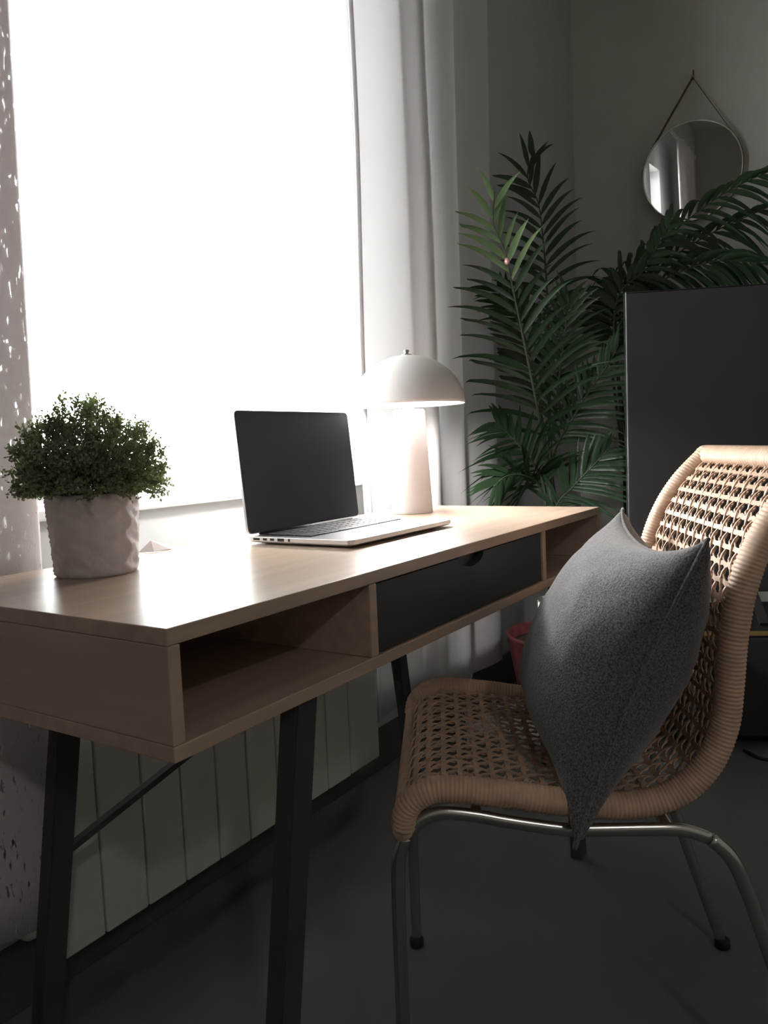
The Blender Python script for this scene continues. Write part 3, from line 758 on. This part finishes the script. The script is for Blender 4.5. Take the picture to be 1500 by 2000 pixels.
# ================================================================== PALM
FR = {
'A': [(1.973, 0.407, 0.818), (2.08, 0.444, 1.158), (2.157, 0.475, 1.409), (2.184, 0.493, 1.554), (2.188, 0.509, 1.696), (2.157, 0.535, 1.788), (2.158, 0.509, 1.875)],
'B': [(1.851, 0.374, 0.822), (1.776, 0.366, 0.978), (1.717, 0.373, 1.141), (1.685, 0.391, 1.3), (1.662, 0.409, 1.429), (1.644, 0.432, 1.507), (1.644, 0.426, 1.591)],
'C': [(1.917, 0.383, 0.82), (1.892, 0.354, 0.979), (1.879, 0.326, 1.133), (1.877, 0.308, 1.238), (1.88, 0.298, 1.321)],
'E': [(1.902, 0.37, 0.82), (1.885, 0.303, 0.937), (1.885, 0.245, 1.026), (1.901, 0.194, 1.099), (1.916, 0.163, 1.158)],
'F': [(1.86, 0.386, 0.742), (1.737, 0.386, 0.842), (1.649, 0.403, 0.905), (1.583, 0.42, 0.943)],
'G': [(1.89, 0.362, 0.659), (1.871, 0.294, 0.741), (1.872, 0.233, 0.802), (1.875, 0.185, 0.853)],
'H': [(2.006, 0.398, 0.85), (2.155, 0.359, 1.121), (2.267, 0.294, 1.33), (2.37, 0.199, 1.487), (2.449, 0.096, 1.605), (2.524, -0.039, 1.707), (2.584, -0.159, 1.764)],
'I': [(2.022, 0.408, 0.833), (2.229, 0.357, 1.125), (2.362, 0.296, 1.324), (2.503, 0.179, 1.488), (2.614, 0.027, 1.599), (2.709, -0.144, 1.677)],
'J': [(1.995, 0.391, 0.817), (2.145, 0.33, 1.067), (2.28, 0.237, 1.324), (2.371, 0.114, 1.422), (2.439, -0.021, 1.463), (2.51, -0.168, 1.443)],
'K': [(1.985, 0.394, 0.851), (2.099, 0.332, 1.098), (2.194, 0.255, 1.299), (2.257, 0.178, 1.431), (2.289, 0.127, 1.528), (2.306, 0.094, 1.6)],
'L': [(1.873, 0.398, 0.725), (1.751, 0.40, 0.781), (1.658, 0.42, 0.786), (1.591, 0.43, 0.761)],
'M': [(1.931, 0.398, 0.819), (1.916, 0.421, 1.048), (1.881, 0.445, 1.209), (1.81, 0.465, 1.302), (1.745, 0.475, 1.343)],
}
# (share of the path that is bare, longest leaflet, half width)
FP = {'A': (.40, .30, .0105), 'B': (.10, .34, .0095), 'C': (.25, .27, .0085), 'E': (.15, .23, .0080), 'F': (.05, .27, .0090), 'G': (.05, .24, .0080),
      'H': (.40, .34, .0110), 'I': (.40, .34, .0110), 'J': (.40, .32, .0110), 'K': (.45, .26, .0110), 'L': (.05, .25, .0085), 'M': (.35, .26, .0090)}
PALE = {'B'}  # fronds whose outer leaflets take the paler green
camloc = Vector((-.45, -.53, .89))
def clear(q, P0):
    # leaves stop short of the wall and the curtain
    w_ = q + P0
    lim = .528 if w_.x < 1.97 else .64
    if w_.y > lim: q = Vector((q.x, lim - P0.y - (w_.y - lim) * .05, q.z))
    rel = w_ - t0; bk_ = -rel.dot(tn)
    if rel.dot(te) > -.015 and w_.z < 1.33 and bk_ < .05: q = q - tn * (.05 - bk_)
    if w_.x > 2.97: q = Vector((2.97 - P0.x, q.y, q.z))
    return q
def make_palm(PP, label, keys, NL, pr, seed):
    rp = random.Random(seed)
    palm = thing('potted_palm', label, 'potted plant', tuple(PP))
    bm = bmesh.new(); lathe(bm, [(r_ * pr, z_) for r_, z_ in [(.115, 0), (.120, .004), (.135, .06), (.152, .14), (.166, .22), (.172, .255), (.176, .262), (.172, .268), (.163, .264), (.158, .235)]], 48); obj('pot', bm, 'redpot', palm, True)
    bm = bmesh.new(); lathe(bm, [(.156 * pr, .2352), (.12 * pr, .243), (.04, .248), (.001, .249)], 32); obj('soil', bm, 'soil', palm, True)
    for key in keys:
        pts = FR[key]
        if pr < 1: pts = pts[2:]
        start, lmax, hwid = FP[key]
        if pr < 1: start = 0.0
        a0 = rp.uniform(0, 6.28); root = Vector((PP.x + .045 * math.cos(a0), PP.y + .045 * math.sin(a0), .238))
        full = resample(catmull([root, root.lerp(Vector(pts[0]), .55) + Vector((rp.uniform(-.01, .01), rp.uniform(-.01, .01), 0))] + [Vector(p) for p in pts], 8), .012)
        n = len(full)
        i0 = min(range(n), key=lambda i: (full[i] - Vector(pts[0])).length); i0 = int(i0 + (n - i0) * start)
        if pr < 1: i0 = max(0, i0 - 10)
        loc = [p - PP for p in full]
        bm = bmesh.new(); sweep(bm, loc, lambda i: .0075 - .0055 * i / n, lambda i: .0065 - .005 * i / n, seg=8)
        fo = obj('frond', bm, 'stalk', palm, True)
        for k in range(NL):
            f = (k // 2 + (.5 if k % 2 else 0)) / (NL / 2)
            i = min(n - 2, int(i0 + (n - 1 - i0) * f)); p = loc[i]
            t = (loc[min(i + 2, n - 1)] - loc[max(i - 2, 0)]).normalized()
            view = (full[i] - camloc).normalized()
            side = t.cross(view).normalized() * (1 if k % 2 else -1)
            nrm = side.cross(t).normalized()
            ln = lmax * (1 - .60 * f ** 1.5) * (.70 + .30 * min(1, f * 5)) * rp.uniform(.82, 1.12)
            spread = .95 - .55 * f
            d = (t * (1.10 - spread * .40) + side * spread + nrm * rp.uniform(-.30, .30)).normalized()
            droop = (.085 if pr == 1 else .17) * (ln / .25) ** 1.3
            wn = (d.cross(nrm)).normalized(); mlt = M['palm2'] if key in PALE and f > .66 else M['palm']
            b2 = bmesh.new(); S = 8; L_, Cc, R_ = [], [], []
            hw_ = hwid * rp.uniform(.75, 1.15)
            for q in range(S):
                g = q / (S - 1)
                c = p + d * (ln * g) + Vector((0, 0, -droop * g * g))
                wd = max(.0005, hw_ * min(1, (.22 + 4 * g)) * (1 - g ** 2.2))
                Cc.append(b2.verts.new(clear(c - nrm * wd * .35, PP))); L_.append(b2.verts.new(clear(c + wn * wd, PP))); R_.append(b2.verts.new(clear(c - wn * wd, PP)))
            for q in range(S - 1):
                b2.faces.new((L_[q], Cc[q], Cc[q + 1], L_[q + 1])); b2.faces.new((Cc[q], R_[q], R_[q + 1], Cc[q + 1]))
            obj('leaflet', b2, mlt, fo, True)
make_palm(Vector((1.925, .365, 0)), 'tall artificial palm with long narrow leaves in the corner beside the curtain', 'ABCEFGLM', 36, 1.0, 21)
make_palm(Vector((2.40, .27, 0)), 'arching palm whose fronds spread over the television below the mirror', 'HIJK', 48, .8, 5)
bm = bmesh.new()
bmesh.ops.create_icosphere(bm, subdivisions=2, radius=.008)
for v in bm.verts: v.co = Vector((v.co.x, v.co.y, v.co.z * 1.25)) + Vector((1.618, .382, 1.388))
tag(obj('glass_bead', bm, 'bead'), 'small shiny pinkish bead hanging among the palm leaves', 'ornament')
